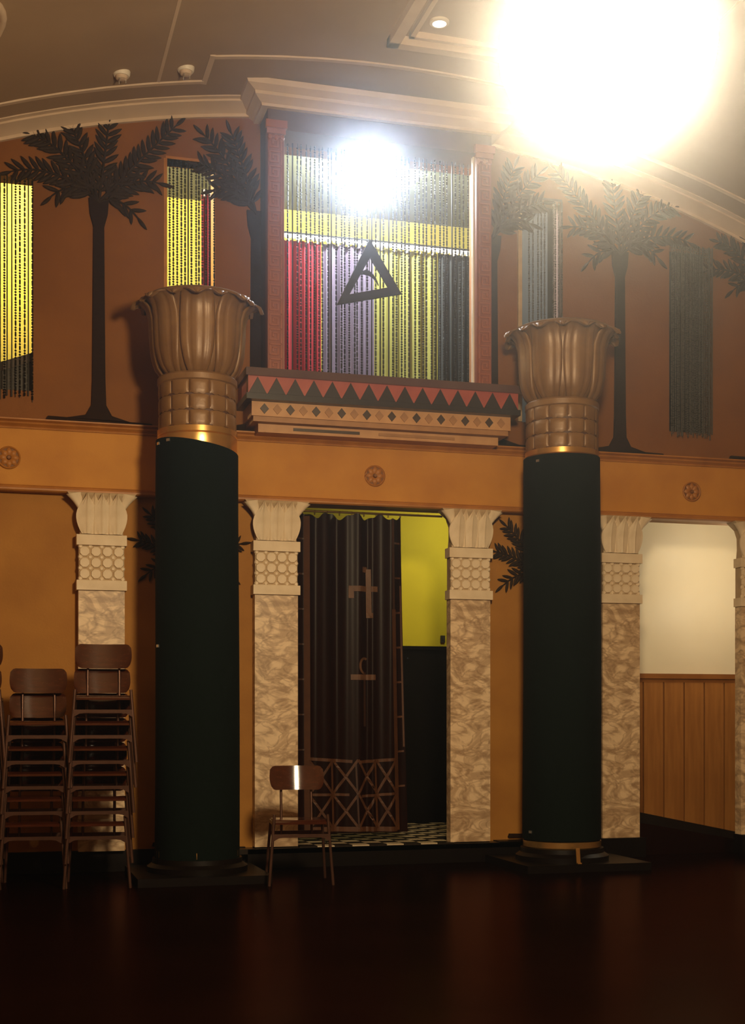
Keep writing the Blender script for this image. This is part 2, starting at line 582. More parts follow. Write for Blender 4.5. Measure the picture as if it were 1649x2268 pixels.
# vestibule behind the doorway ------------------------------------------------
vx0, vx1, vy1, vz1 = -1.25, 1.60, 2.0, 3.25
m = MB().box(vx0, vx1, vy1, vy1 + 0.1, 1.88, vz1)
tag(m.build('wall_vestibule', 'lime_wall'), 'lime green wall seen past the brown door curtain', 'wall', kind='structure')
m = MB().box(vx0, vx1, vy1 - 0.02, vy1 + 0.1, FL, 1.88).box(vx0, vx1, vy1 - 0.05, vy1 - 0.02, 1.86, 1.895)
tag(m.build('trim_12', 'dado_black'), 'black dado below the lime green wall', 'dado', kind='structure')
m = MB().box(vx0 - 0.1, vx0, 0.15, vy1 + 0.1, 0, vz1).box(vx1, vx1 + 0.1, 0.15, vy1 + 0.1, 0, vz1)
tag(m.build('wall_vestibule_side', 'dado_black'), 'dark side walls of the small room behind the curtain', 'wall', kind='structure')
tag(MB().box(vx0 - 0.1, vx1 + 0.1, 0.15, vy1 + 0.1, vz1, vz1 + 0.08).build('ceiling_vestibule', 'ivory'), 'low ceiling of the small room behind the curtain', 'ceiling', kind='structure')
vf = tag(MB().box(vx0, vx1, -0.15, vy1, FL - 0.05, FL - 0.008).build('floor_vestibule', 'tile_black'), 'chequered tile floor inside the curtained doorway', 'floor', kind='structure')
TS = 0.145
tm = {k: MB().box(0.002, TS - 0.002, 0.002, TS - 0.002, -0.012, 0.0).mesh('tile', k) for k in ('tile_white', 'tile_black')}
for j in range(14):
    for i in range(19):
        x = vx0 + 0.03 + i * TS
        y = -0.145 + j * TS
        if x + TS > vx1 or (y < 0.16 and (x < -0.76 or x + TS > 0.76)):
            continue
        link('tile', tm['tile_white' if (i + j) % 2 else 'tile_black'], vf, (x, y, FL + 0.002))
# small wall switch
tag(MB().box(-0.022, 0.022, -0.015, 0.0, -0.035, 0.035).box(-0.008, 0.008, -0.022, -0.015, -0.012, 0.012).build('light_switch', 'switch_dark', loc=(1.285, vy1, 1.97)),
    'small dark switch on the lime green wall', 'switch')

# corridor behind the right doorway -------------------------------------------
cx0, cx1, cy1 = 2.25, 4.9, 1.0
tag(MB().box(cx0, cx1, cy1, cy1 + 0.1, 1.60, 3.3).build('wall_corridor', 'corridor_white'), 'cream lit wall above the wood panelling, right doorway', 'wall', kind='structure')
wp = tag(MB().box(cx0, cx1, cy1 - 0.005, cy1 + 0.1, 0.0, 1.60).build('trim_13', 'oak_trim'), 'orange oak wainscot in the right doorway', 'wainscot', kind='structure')
BW = 0.215
bm_ = MB().box(0.008, BW - 0.008, -0.022, 0.0, 0.0, 1.47).mesh('plank', 'oak_board')
for i in range(12):
    x = 2.30 + i * BW
    if x + BW < cx1:
        link('plank', bm_, wp, (x, cy1 - 0.005, 0.06))
MB().box(cx0, cx1, cy1 - 0.03, cy1 - 0.005, 1.53, 1.565).box(cx0, cx1, cy1 - 0.055, cy1 - 0.005, 1.565, 1.612).build('chair_rail', 'oak_trim', wp)
# ramp floor of the corridor and its dark base board
rm = MB()
rm.prism([(cx0, 0.0), (cx1, 0.0), (cx1, 0.002), (3.95, 0.012), (cx0, 0.31)], 0.0, cy1)
tag(rm.build('floor_corridor', 'dark_floor'), 'dark ramp rising behind the right doorway', 'floor', kind='structure')
rb = MB().prism([(cx0, 0.31), (3.95, 0.0), (cx1, 0.0), (cx1, 0.075), (3.95, 0.085), (cx0, 0.43)], cy1 - 0.045, cy1)
tag(rb.build('baseboard_corridor', 'dark_base'), 'dark sloping skirting under the oak panelling', 'skirting', kind='structure')
tag(MB().box(cx0 - 0.1, cx0, 0.15, cy1 + 0.1, 0, 3.3).box(cx1, cx1 + 0.1, 0.15, cy1 + 0.1, 0, 3.3).build('wall_corridor_end', 'corridor_white'), 'end walls of the passage behind the right doorway', 'wall', kind='structure')
tag(MB().box(cx0 - 0.1, cx1 + 0.1, 0.15, cy1 + 0.1, 3.3, 3.38).build('ceiling_corridor', 'corridor_white'), 'ceiling of the passage behind the right doorway', 'ceiling', kind='structure')

# upper room behind the bead windows ------------------------------------------
UX, UY, UZ0, UZ1 = 4.6, 2.0, 3.45, 6.06
tag(MB().box(-UX, 1.66, UY, UY + 0.1, UZ0, UZ1).build('wall_upper_yellow', 'yellow_wall'), 'bright yellow wall of the upper room behind the beads', 'wall', kind='structure')
tag(MB().box(1.66, UX, UY, UY + 0.1, UZ0, UZ1).box(1.62, 1.68, 0.16, UY, UZ0, UZ1).build('wall_upper_dark', 'upper_dark'), 'dark wall of the upper room behind the right windows', 'wall', kind='structure')
tag(MB().box(-UX - 0.1, -UX, 0.15, UY + 0.1, UZ0, UZ1).box(UX, UX + 0.1, 0.15, UY + 0.1, UZ0, UZ1).build('wall_upper_side', 'yellow_wall'), 'end walls of the upper room', 'wall', kind='structure')
tag(MB().box(-UX - 0.1, UX + 0.1, 0.15, UY + 0.1, UZ1, UZ1 + 0.08).build('ceiling_upper', 'olive_ceiling'), 'grey green ceiling of the upper room', 'ceiling', kind='structure')
tag(MB().box(-UX - 0.1, UX + 0.1, 0.15, UY + 0.1, UZ0 - 0.08, UZ0).build('floor_upper', 'dark_base'), 'floor of the upper room', 'floor', kind='structure')


# ================================================================== PILASTERS
def leaf_poly(w, h, n=9):
    L, Rr = [], []
    for i in range(n + 1):
        t = i / n
        ww = w * (math.sin(math.pi * (0.12 + 0.88 * t) ** 0.8)) ** 0.8 if 0 < t < 1 else (w * 0.45 if t == 0 else 0)
        L.append((-ww, h * t))
        Rr.append((ww, h * t))
    return Rr[:-1] + [(0, h)] + L[:-1][::-1]


def curved_leaf(w, h, flare, thick=0.018, lean=0.0):
    """upright acanthus leaf whose tip bends forward (towards -y)"""
    m = MB()

    def fn(u, v):
        s = (u - 0.5) * 2
        ww = w * (0.55 + 0.65 * math.sin(math.pi * min(1, v / 0.9)) ** 0.9) * (1 - max(0, (v - 0.5) / 0.5) ** 2 * 0.9)
        ridge = 0.020 * (1 - abs(s)) ** 0.8 + 0.003 * math.cos(s * 4 * math.pi)
        y = -flare * v ** 3 - ridge
        return (s * ww + lean * v * v, y, h * v)
    m.shell(fn, 8, 10, (0, thick, 0))
    return m


pil = thing('pilaster', 'x', 'pilaster', (0, 0, 0))
MB().box(-0.175, 0.175, -0.10, 0.0, FL, 2.18).build('shaft', 'veined_marble', pil)
for (z0, z1) in ((2.175, 2.25), (2.52, 2.60)):
    MB().box(-0.19, 0.19, -0.122, 0.0, z0, z1).build('band', 'ivory', pil)
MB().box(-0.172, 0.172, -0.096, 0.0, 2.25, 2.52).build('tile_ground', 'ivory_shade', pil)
dm = MB()
dpoly = [(0.043 * math.cos(2 * math.pi * (k + 0.5) / 8), 0.043 * math.sin(2 * math.pi * (k + 0.5) / 8)) for k in range(8)]
dm.prism(dpoly, -0.017, 0.0, 0.86)
dme = dm.mesh('disc_tile', 'ivory')
bmk = MB()
bmk.prism([(0.019 * math.cos(2 * math.pi * k / 10), 0.019 * math.sin(2 * math.pi * k / 10)) for k in range(10)], -0.012, 0.0, 0.6)
bme = bmk.mesh('boss', 'ivory')
for i in range(4):
    for j in range(3):
        link('disc_tile', dme, pil, (-0.129 + i * 0.086, -0.096, 2.30 + j * 0.086))
for i in range(5):
    for j in range(4):
        link('boss', bme, pil, (-0.172 + 0.012 * (i == 0) - 0.012 * (i == 4) + i * 0.086, -0.096, 2.257 + 0.006 * (j == 0) - 0.004 * (j == 3) + j * 0.086))
# capital: flared bell, five acanthus leaves, curling corner leaves
bell = MB()
prof = [(0.165, -0.095, 2.60), (0.158, -0.095, 2.68), (0.16, -0.10, 2.78), (0.185, -0.115, 2.85), (0.245, -0.145, 2.90), (0.262, -0.15, 2.918)]
for (hw, y, z) in prof:
    bell.v += [(-hw, y, z), (hw, y, z), (hw, 0, z), (-hw, 0, z)]
for i in range(len(prof) - 1):
    a = 4 * i
    for k in range(4):
        k2 = (k + 1) % 4
        bell.f.append((a + k, a + k2, a + 4 + k2, a + 4 + k))
bell.f += [(3, 2, 1, 0), tuple(4 * (len(prof) - 1) + k for k in range(4))]
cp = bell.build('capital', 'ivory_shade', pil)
lm = curved_leaf(0.068, 0.305, 0.075).mesh('leaf', 'ivory', 50)
for x in (-0.112, 0.0, 0.112):
    link('leaf', lm, cp, (x, -0.112, 2.605))
lm2 = curved_leaf(0.058, 0.308, 0.06).mesh('leaf', 'ivory', 50)
for x in (-0.056, 0.056):
    link('leaf', lm2, cp, (x, -0.100, 2.605))
for s in (-1, 1):
    def fn(u, v, s=s):
        outer = 0.160 + 0.108 * max(0.0, (v - 0.42) / 0.58) ** 1.9
        inner = 0.085 + 0.075 * v
        x = s * (inner + (outer - inner) * u)
        return (x, -0.100 - 0.050 * v ** 3 - 0.014 * math.sin(u * math.pi) - 0.004 * math.sin(u * 3 * math.pi), 2.605 + 0.312 * v - 0.020 * u * v)
    q = MB().shell(fn, 5, 10, (0, 0.02, 0))
    if s < 0:
        q.f = [f[::-1] for f in q.f]
    q.build('leaf', 'ivory', cp, 50)
snapshot_children()
PIL = [(-2.19, 'veined marble pilaster behind the chair stacks, leftmost of five'),
       (-0.82, 'veined marble pilaster just left of the brown door curtain'),
       (0.82, 'veined marble pilaster right of the doorway, beside the lime green wall'),
       (2.19, 'veined marble pilaster right behind the right covered column'),
       (3.52, 'veined marble pilaster cut by the right picture edge')]
for i, (x, lb) in enumerate(PIL):
    o = pil if i == 0 else copy_tree(pil)
    o.location = (x, -0.002, 0)
    tag(o, lb, 'pilaster', 'marble pilasters along the wall')

# ================================================================== FRIEZE ROSETTES
ros = thing('rosette', 'x', 'rosette')
rp = MB()
rp.prism([(0.085 * math.cos(2 * math.pi * k / 28), 0.085 * math.sin(2 * math.pi * k / 28)) for k in range(28)], -0.008, 0.0, 0.97)
rp.build('disc', 'rosette_ground', ros)
rim = MB().tube([(0.080 * math.cos(2 * math.pi * k / 28), -0.008, 0.080 * math.sin(2 * math.pi * k / 28)) for k in range(29)], 0.008, 6)
rim.build('rim', 'moulding_ochre', ros, 60)
pm = MB()


def pf(u, v):
    s = (u - 0.5) * 2
    ww = 0.020 * math.sin(math.pi * (0.15 + 0.8 * v)) ** 0.7
    return (s * ww, -0.010 - 0.012 * math.sin(math.pi * v) * (1 - s * s * 0.7), 0.018 + 0.055 * v)


pm.shell(pf, 4, 5, (0, 0.012, 0))
pme = pm.mesh('petal', 'moulding_ochre', 50)
for k in range(8):
    link('petal', pme, ros, (0, 0, 0), (0, 2 * math.pi * k / 8, 0))
MB().prism([(0.02 * math.cos(2 * math.pi * k / 12), 0.02 * math.sin(2 * math.pi * k / 12)) for k in range(12)], -0.028, -0.004, 0.6).build('boss', 'rosette_ground', ros)
snapshot_children()
for i, (x, lb) in enumerate(((0.0, 'round carved rosette on the frieze above the curtained doorway'), (-2.88, 'round carved rosette on the frieze at the left picture edge'), (2.87, 'round carved rosette on the frieze above the right doorway'))):
    o = ros if i == 0 else copy_tree(ros)
    o.location = (x, -0.08, 3.165)
    tag(o, lb, 'rosette', 'frieze rosettes')

# ================================================================== WINDOW SURROUND (projecting bay with meander)
D = 0.30
sur = thing('window_surround', 'projecting red window surround with meander relief and cream crown', 'window surround', (0, 0, 0))
for s in (-1, 1):
    x0, x1 = sorted((s * 0.93, s * 0.80))
    MB().box(x0, x1, -D, -D + 0.09, 3.80, 5.80).build('jamb', 'surround_red', sur)
    x0, x1 = sorted((s * 0.93, s * 0.90))
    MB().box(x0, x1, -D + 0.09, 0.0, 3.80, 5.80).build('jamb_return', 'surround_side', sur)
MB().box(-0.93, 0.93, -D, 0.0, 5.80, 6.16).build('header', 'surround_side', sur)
kb = MB()
T = 0.011


def seg(x0, z0, x1, z1):
    kb.box(min(x0, x1) - T / 2, max(x0, x1) + T / 2, -0.007, 0.0, min(z0, z1) - T / 2, max(z0, z1) + T / 2)


K = 0.045
seg(-K, -0.058, -K, 0.045)
seg(-K, 0.045, K, 0.045)
seg(K, 0.045, K, -0.035)
seg(K, -0.035, -0.018, -0.035)
seg(-0.018, -0.035, -0.018, 0.018)
seg(-0.018, 0.018, 0.020, 0.018)
seg(0.020, 0.018, 0.020, -0.008)
kme = kb.mesh('meander_key', 'surround_relief')
for s in (-1, 1):
    for j in range(16):
        link('meander_key', kme, sur, (s * 0.868, -D, 3.955 + j * 0.116), None, (s, 1, 1))
# crown: cove flaring outward, with side returns
cr = MB()
prof = [(0.985, D + 0.045, 5.955), (0.99, D + 0.05, 5.975), (1.01, D + 0.07, 5.985), (1.05, D + 0.12, 6.01), (1.055, D + 0.13, 6.03), (1.12, D + 0.19, 6.06), (1.135, D + 0.20, 6.10)]
for (hw, d, z) in prof:
    cr.v += [(-hw, -d, z), (hw, -d, z), (hw, 0, z), (-hw, 0, z)]
for i in range(len(prof) - 1):
    a = 4 * i
    for k in range(4):
        k2 = (k + 1) % 4
        cr.f.append((a + k, a + k2, a + 4 + k2, a + 4 + k))
cr.f += [(3, 2, 1, 0), tuple(4 * (len(prof) - 1) + k for k in range(4))]
cr.build('crown', 'cornice_cream', sur)
# small scrolled capital at the top of each jamb
for s in (-1, 1):
    q = MB().box(s * 0.865 - 0.075, s * 0.865 + 0.075, -D - 0.02, -D, 5.76, 5.80).box(s * 0.865 - 0.085, s * 0.865 + 0.085, -D - 0.035, -D, 5.80, 5.86)
    for k in range(3):
        q.prism([(s * 0.865 - 0.05 + 0.05 * k + 0.02 * math.cos(a_ * math.pi / 4), 5.735 + 0.026 * math.sin(a_ * math.pi / 4)) for a_ in range(8)], -D - 0.016, -D, 0.7)
    q.build('jamb_capital', 'surround_relief', sur)
# pale inner bead of the opening
fi = MB()
for s in (-1, 1):
    x0, x1 = sorted((s * 0.80, s * 0.788))
    fi.box(x0, x1, -D + 0.05, -D + 0.09, 3.89, 5.79)
fi.build('inner_frame', 'jamb_white', sur)

# ledge under the window ------------------------------------------------------
led = thing('window_ledge', 'stepped ledge with black triangles and diamond inlay under the big window', 'ledge', (0, 0, 0))
MB().box(-1.13, 1.13, -0.46, 0.0, 3.825, 3.885).build('slab', 'ledge_slab', led)
MB().box(-1.11, 1.11, -0.435, 0.0, 3.69, 3.825).build('triangle_board', 'ledge_red', led)
MB().box(-1.125, 1.125, -0.455, 0.0, 3.645, 3.69).build('black_strip', 'ledge_black', led)
NT = 15
tw = 2.22 / NT
tmesh = MB().prism([(-tw * 0.48, 0.0), (tw * 0.48, 0.0), (0.0, 0.128)], -0.007, 0.0, 0.97).mesh('triangle_inlay', 'ledge_black')
for i in range(NT):
    link('triangle_inlay', tmesh, led, (-1.11 + tw * (i + 0.5), -0.435, 3.693))
MB().box(-1.07, 1.07, -0.37, 0.0, 3.535, 3.645).build('diamond_board', 'ledge_tan', led)
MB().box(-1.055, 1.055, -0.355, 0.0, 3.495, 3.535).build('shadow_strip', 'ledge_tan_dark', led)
NDm = 10
dw = 2.06 / NDm
dp = [(-0.026, 0), (0, -0.042), (0.026, 0), (0, 0.042)]
d1 = MB().prism([(-0.036, 0), (0, -0.042), (0.036, 0), (0, 0.042)], -0.006, 0.0, 0.94).mesh('diamond_inlay', 'diamond_dark')
d2 = MB().prism([(-0.036, 0), (0, -0.042), (0.036, 0), (0, 0.042)], -0.004, 0.0, 0.94).mesh('pale_diamond_inlay', 'ledge_tan_dark')
for i in range(NDm):
    link('diamond_inlay', d1, led, (-0.97 + dw * i, -0.37, 3.592))
    if i < NDm - 0:
        link('pale_diamond_inlay', d2, led, (-0.97 + dw * (i + 0.5), -0.37, 3.592))
MB().box(-1.00, 1.00, -0.27, 0.0, 3.43, 3.495).build('lower_board', 'ledge_tan', led)
MB().box(-0.72, -0.18, -0.28, -0.27, 3.452, 3.474).build('slot_strip', 'diamond_dark', led)
MB().box(-0.02, 0.62, -0.28, -0.27, 3.452, 3.474).build('slot_strip', 'ledge_tan_dark', led)


# ================================================================== BEAD CURTAINS
def bead_curtain(name, label, x0, x1, y, ztop, zbot, step, m, seed, plain=0.12, ragged=0.0, skip=None):
    rnd = random.Random(seed)
    b = MB()
    n = int((x1 - x0) / step)
    for i in range(n + 1):
        x = x0 + (x1 - x0) * i / max(n, 1) + rnd.uniform(-0.2, 0.2) * step
        if skip and rnd.random() < skip:
            continue
        yy = y + rnd.uniform(-0.01, 0.01)
        zb = zbot - rnd.uniform(0, ragged)
        w_ = 0.0022
        b.box(x - w_, x + w_, yy - w_, yy + w_, zb, ztop)
        if rnd.random() < plain:
            b.box(x - 0.005, x + 0.005, yy - 0.004, yy + 0.004, zb, ztop)
            continue
        z = ztop - rnd.uniform(0.0, 0.03)
        style = rnd.random()
        while z > zb + 0.02:
            if rnd.random() < (0.25 if style < 0.6 else 0.6):
                h, r = rnd.uniform(0.028, 0.05), 0.0068
            else:
                h, r = 0.0165, 0.0085
            zc = z - h / 2
            h2 = h / 2
            c = r * 0.72
            # octagonal-ish bead: two four-sided cones with a belt
            o = len(b.v)
            k = 0.55 if h < 0.02 else 0.78
            b.v += [(x, yy, zc + h2)]
            for sgn in (k, -k):
                b.v += [(x + r, yy, zc + sgn * h2), (x, yy + r, zc + sgn * h2), (x - r, yy, zc + sgn * h2), (x, yy - r, zc + sgn * h2)]
            b.v += [(x, yy, zc - h2)]
            for q in range(4):
                q2 = (q + 1) % 4
                b.f += [(o, o + 1 + q, o + 1 + q2), (o + 1 + q, o + 5 + q, o + 5 + q2, o + 1 + q2), (o + 9, o + 5 + q2, o + 5 + q)]
            z -= h + rnd.uniform(0.002, 0.006)
    o = b.build(name, m)
    return tag(o, label, 'bead curtain', 'bead curtains in the upper windows', 'stuff')


bead_curtain('bead_curtain', 'wide bead curtain in the big window, before coloured drapes', -0.80, 0.84, -0.10, 5.79, 3.89, 0.036, 'bead_dark', 1)
bead_curtain('bead_curtain', 'bead curtain in front of bright yellow at the left picture edge', -3.10, -2.705, -0.02, 5.33, 3.66, 0.030, 'bead_dark', 2, 0.35, 0.05)
bead_curtain('bead_curtain', 'bead curtain in the yellow window above the left column', -1.655, -1.31, -0.02, 5.59, 3.68, 0.028, 'bead_dark', 3, 0.08)
bead_curtain('bead_curtain', 'bead curtain in the dark window above the right column', 1.33, 1.675, -0.02, 5.59, 3.68, 0.026, 'bead_grey', 4, 0.1, 0.0, 0.3)
bead_curtain('bead_curtain', 'dense dark bead curtain right of the right palm', 2.71, 3.105, -0.03, 5.33, 3.70, 0.0165, 'bead_grey', 5, 0.1, 0.06)
# window casings
for (nm, s, z1, lb) in (('window_1', -1, 5.60, 'narrow window with yellow light above the left column'), ('window_2', 1, 5.60, 'narrow dark window above the right column')):
    fm = MB()
    x0, x1 = (1.30, 1.68) if s > 0 else (-1.68, -1.30)
    fm.box(x0 - 0.022, x0 + (0.012 if s > 0 else 0.004), -0.022 if s > 0 else -0.006, 0.16, 3.70, z1 - (0.09 if s > 0 else 0))
    wf = tag(fm.build(nm, 'ivory_shade' if s > 0 else 'moulding_ochre'), lb, 'window', kind='structure')
    MB().box(x1 - 0.004, x1 + 0.006, -0.012, 0.16, 3.70, z1).box(x0 - 0.006, x1 + 0.006, -0.006, 0.16, z1, z1 + 0.02).build('casing', 'surround_side' if s > 0 else 'moulding_ochre', wf)
# stair rail and grey panel seen in the left-edge window
sr = thing('stair_rail', 'dark sloping stair rail over a grey panel, seen in the left-edge window', 'stair rail', (-2.9, 0.0, 3.5))
MB().prism([(-0.45, 0.21), (0.22, 0.46), (0.22, 0.53), (-0.45, 0.28)], 0.10, 0.14).build('handrail', 'diamond_dark', sr)
MB().prism([(-0.45, 0.0), (0.20, 0.0), (0.20, 0.455), (-0.45, 0.213)], 0.11, 0.13).build('panel', 'bead_grey', sr)


# ================================================================== DRAPES IN THE UPPER ROOM
def drape(label, x0, x1, z0, z1, y, m, folds, seed):
    rnd = random.Random(seed)
    ph = rnd.uniform(0, 6)
    root = thing('drape', label, 'drape', ((x0 + x1) / 2, y, z0), group='coloured drapes behind the big window')
    hw = (x1 - x0) / 2

    def fn(u, v):
        x = (u - 0.5) * 2 * hw
        a = 0.022 * (0.5 + 0.5 * (1 - v)) * math.sin(ph + u * folds * 2 * math.pi) + 0.010 * math.sin(ph * 2 + u * folds * 4.7 * math.pi)
        sag = -0.015 * abs(math.sin(u * folds * math.pi)) * (v > 0.99)
        return (x, a, (z1 - z0) * v + sag)
    MB().shell(fn, folds * 10, 12, (0, 0.006, 0)).build('cloth', m, root, 60)
    # gathered heading tape
    hm = MB()
    for k in range(folds):
        xx = -hw + 2 * hw * (k + 0.5) / folds
        hm.box(xx - 0.006, xx + 0.006, -0.03, 0.0, z1 - z0 - 0.03, z1 - z0 + 0.03)
    hm.build('hook', 'white_lace', root)
    return root


drape('red drape hanging behind the beads of the big window', -0.62, -0.185, 3.55, 5.42, 1.0, 'drape_red', 5, 1)
drape('lilac grey drape behind the beads, between red and lemon', -0.18, 0.295, 3.55, 5.42, 1.0, 'drape_lilac', 5, 2)
drape('lemon yellow drape behind the beads of the big window', 0.30, 0.905, 3.55, 5.42, 1.0, 'drape_lemon', 5, 3)
drape('dark green drape at the right side behind the beads', 0.91, 1.36, 3.55, 5.43, 1.0, 'drape_green', 5, 4)
drape('narrow red drape in the yellow window above the left column', -1.27, -1.13, 3.55, 5.70, 0.9, 'drape_red', 3, 5)
drape('narrow pale drape beside the red one in the yellow window', -1.125, -0.99, 3.55, 5.70, 0.9, 'white_lace', 3, 6)
rl = thing('drape_rail', 'white drape rail with scalloped lace along its edge', 'curtain rail', (0.25, 0.97, 5.44))
MB().tube([(-1.2, 0, 0.025), (1.36, 0, 0.025)], 0.010, 8).build('rod', 'upper_dark', rl)
lc = MB()
for i in range(62):
    x = -0.88 + i * 0.0305
    lc.prism([(x + 0.0145 * math.cos(a_ * math.pi / 3), -0.005 + (0.022 + 0.012 * ((i * 7) % 5) / 5) * math.sin(a_ * math.pi / 3)) for a_ in range(6)], -0.006, 0.0)
lc.box(-0.9, 1.0, -0.004, 0.002, 0.0, 0.02)
lc.build('lace', 'white_lace', rl)['kind'] = 'stuff'

# oval ceiling light of the upper room
ul = thing('ceiling_light', 'oval cool white ceiling light glowing behind the beads', 'ceiling light', (0.12, 0.54, 6.00))
MB().lathe([(0.10, -0.02), (0.11, 0.0), (0.11, 0.065)], 28).build('rim', 'white_plastic', ul, 40)
ep = [(max(0.004, 0.36 * math.sin(math.pi * k / 16)), -0.11 - 0.125 * math.cos(math.pi * k / 16)) for k in range(17)]
MB().lathe(ep, 36).build('diffuser', 'cool_glow', ul, 80).scale = (1.25, 0.95, 1)



def light(name, kind, loc, power, col, parent=None, size=0.1, rot=None):
    d = bpy.data.lights.new(name, kind)
    d.energy = power
    d.color = col
    if kind == 'POINT':
        d.shadow_soft_size = size
    elif kind == 'AREA':
        d.shape = 'DISK'
        d.size = size
    elif kind == 'SPOT':
        d.shadow_soft_size = size
    o = bpy.data.objects.new(name, d)
    C.objects.link(o)
    o.location = loc
    if rot:
        o.rotation_euler = rot
    if parent is not None:
        o.parent = parent
    return o


light('bulb', 'POINT', (0, 0, -0.11), UPPER_W, (0.84, 0.92, 1.0), ul, 0.07)
u2 = thing('ceiling_light', 'warm round ceiling light of the upper room, left part', 'ceiling light', (-2.6, 1.0, 6.06))
MB().lathe([(0.16, -0.02), (0.18, -0.015), (0.18, 0.0)], 28).build('rim', 'white_plastic', u2, 40)
MB().lathe([(0.02, -0.07), (0.10, -0.055), (0.15, -0.02), (0.155, -0.005)], 28).build('diffuser', 'warm_glow', u2, 60)
light('bulb', 'POINT', (0, 0, -0.16), UPPER_SIDE_W, (1.0, 0.86, 0.55), u2, 0.07)

# ================================================================== TRIANGLE SIGN
tr = thing('triangle_emblem', 'tilted dark open triangle hanging before the bead curtain', 'emblem', (-0.115, -0.33, 4.70))
O = [(0.0, 0.30), (-0.268, -0.245), (0.265, -0.115)]
I_ = [(0.006, 0.155), (-0.165, -0.155), (0.155, -0.072)]
tb = MB()
for k in range(3):
    k2 = (k + 1) % 3
    tb.prism([O[k], O[k2], I_[k2], I_[k]], -0.012, 0.012)
tb.build('frame', 'triangle_dark', tr)
hk = MB()
arc = [(-0.055, 0.03), (-0.03, 0.035), (0.0, 0.028), (0.03, 0.008), (0.055, -0.02), (0.075, -0.06)]
wd = [0.012, 0.02, 0.018, 0.014, 0.010, 0.005]
for k in range(5):
    hk.prism([(arc[k][0], arc[k][1] - wd[k]), (arc[k + 1][0], arc[k + 1][1] - wd[k + 1]), (arc[k + 1][0], arc[k + 1][1] + wd[k + 1]), (arc[k][0], arc[k][1] + wd[k])], -0.008, 0.008)
hk.box(-0.003, 0.003, -0.003, 0.003, 0.03, 0.17)
hk.build('inner_mark', 'triangle_dark', tr)
MB().tube([(0, 0, 0.29), (0, 0, 1.09)], 0.0025, 6).build('thread', 'triangle_dark', tr)


# ================================================================== PALM RELIEFS
lfm = MB()
lp = [(0.0, -0.006), (0.035, -0.016), (0.075, -0.018), (0.115, -0.011), (0.14, 0.0), (0.115, 0.011), (0.075, 0.018), (0.035, 0.016), (0.0, 0.006)]
n = len(lp)
vs = [(p[0], 0.0, p[1]) for p in lp] + [(p[0], -0.010, p[1] * 0.8) for p in lp] + [(0.01, -0.019, 0), (0.12, -0.017, 0)]
fs = []
for i in range(n):
    j = (i + 1) % n
    fs.append((j, i, n + i, n + j))
A, B = 2 * n, 2 * n + 1
for i in range(n):
    j = (i + 1) % n
    if i < 4:
        fs.append((n + i, n + j, B, A) if i in (1,) else ((n + i, n + j, A) if i < 1 else (n + i, n + j, B)))
    elif i < 8:
        fs.append((n + i, n + j, A, B) if i == 6 else ((n + i, n + j, B) if i < 6 else (n + i, n + j, A)))
    else:
        fs.append((n + i, n + j, A))
lfm.add(vs, fs)
LEAFLET = lfm.mesh('leaflet', 'palm_brown')

FRONDS = [  # (end dx, end dz, bow) relative to the crown centre
    (-0.66, 0.14, 0.16), (-0.52, 0.44, 0.16), (-0.22, 0.55, 0.06), (0.08, 0.60, -0.02), (0.60, 0.64, -0.02),
    (0.46, 0.17, 0.10), (0.30, -0.12, 0.10), (-0.36, -0.02, 0.14)]


def palm(label, x, zb, zc, sc, group, fl=1, fronds=FRONDS, width=1.0, y=0.0):
    root = thing('palm_relief', label, 'palm relief', (x, y, zb), group=group)
    h = zc - zb
    tm_ = MB()
    # trunk outline with flared roots and a swelling below the crown
    rw = 0.045 * width
    left = [(-0.40 * sc, 0.015), (-0.385 * sc, 0.045), (-0.25 * sc, 0.04), (-0.10 * sc, 0.07), (-rw * 1.25, 0.15), (-rw * 1.1, 0.35), (-rw, 0.9), (-rw * 0.9, h - 0.22), (-rw * 1.5, h - 0.12), (-rw * 1.7, h)]
    right = [(-p[0] * (1.05 if i < 3 else 1), p[1] * (0.6 if i < 3 else 1)) for i, p in enumerate(left)]
    for i in range(len(left) - 1):
        tm_.prism([left[i], right[i], right[i + 1], left[i + 1]], -0.030, 0.0, 1.0)
    tm_.build('trunk', 'palm_trunk', root)
    rnd = random.Random(int(abs(x) * 1000) + int(zb * 10))
    for (dx, dz, bow) in fronds:
        dx *= sc * fl
        dz *= sc
        bow *= sc
        p0 = Vector((0, 0, h - 0.03))
        p2 = Vector((dx, 0, h + dz))
        p1 = (p0 + p2) / 2 + Vector((0, 0, bow + 0.04 * sc))
        fr_ = bpy.data.objects.new('frond', None)
        q = []
        for i in range(9):
            t = i / 8
            q.append(p0 * (1 - t) ** 2 + p1 * 2 * t * (1 - t) + p2 * t * t)
        rib = MB().tube([(a_.x, -0.022, a_.z) for a_ in q], 0.013 * sc, 6, 0.005)
        fr_ = rib.build('frond', 'palm_brown', root, 60)
        L = (p2 - p0).length
        nl = max(5, int(L / (0.053 * sc)))
        for i in range(1, nl + 1):
            t = 0.05 + 0.95 * i / nl
            a_ = p0 * (1 - t) ** 2 + p1 * 2 * t * (1 - t) + p2 * t * t
            tg = (p1 - p0) * 2 * (1 - t) + (p2 - p1) * 2 * t
            ang = math.atan2(tg.z, tg.x)
            for s in ((-1, 1) if i < nl else (0,)):
                sl = sc * (1.12 - 0.28 * t) * rnd.uniform(0.92, 1.08)
                link('leaflet', LEAFLET, fr_, (a_.x, -0.012 - 0.006 * (i % 2), a_.z), (0, -(ang + s * R(46 + rnd.uniform(-6, 6))), 0), (sl, 1, sl * 1.05))
    return root


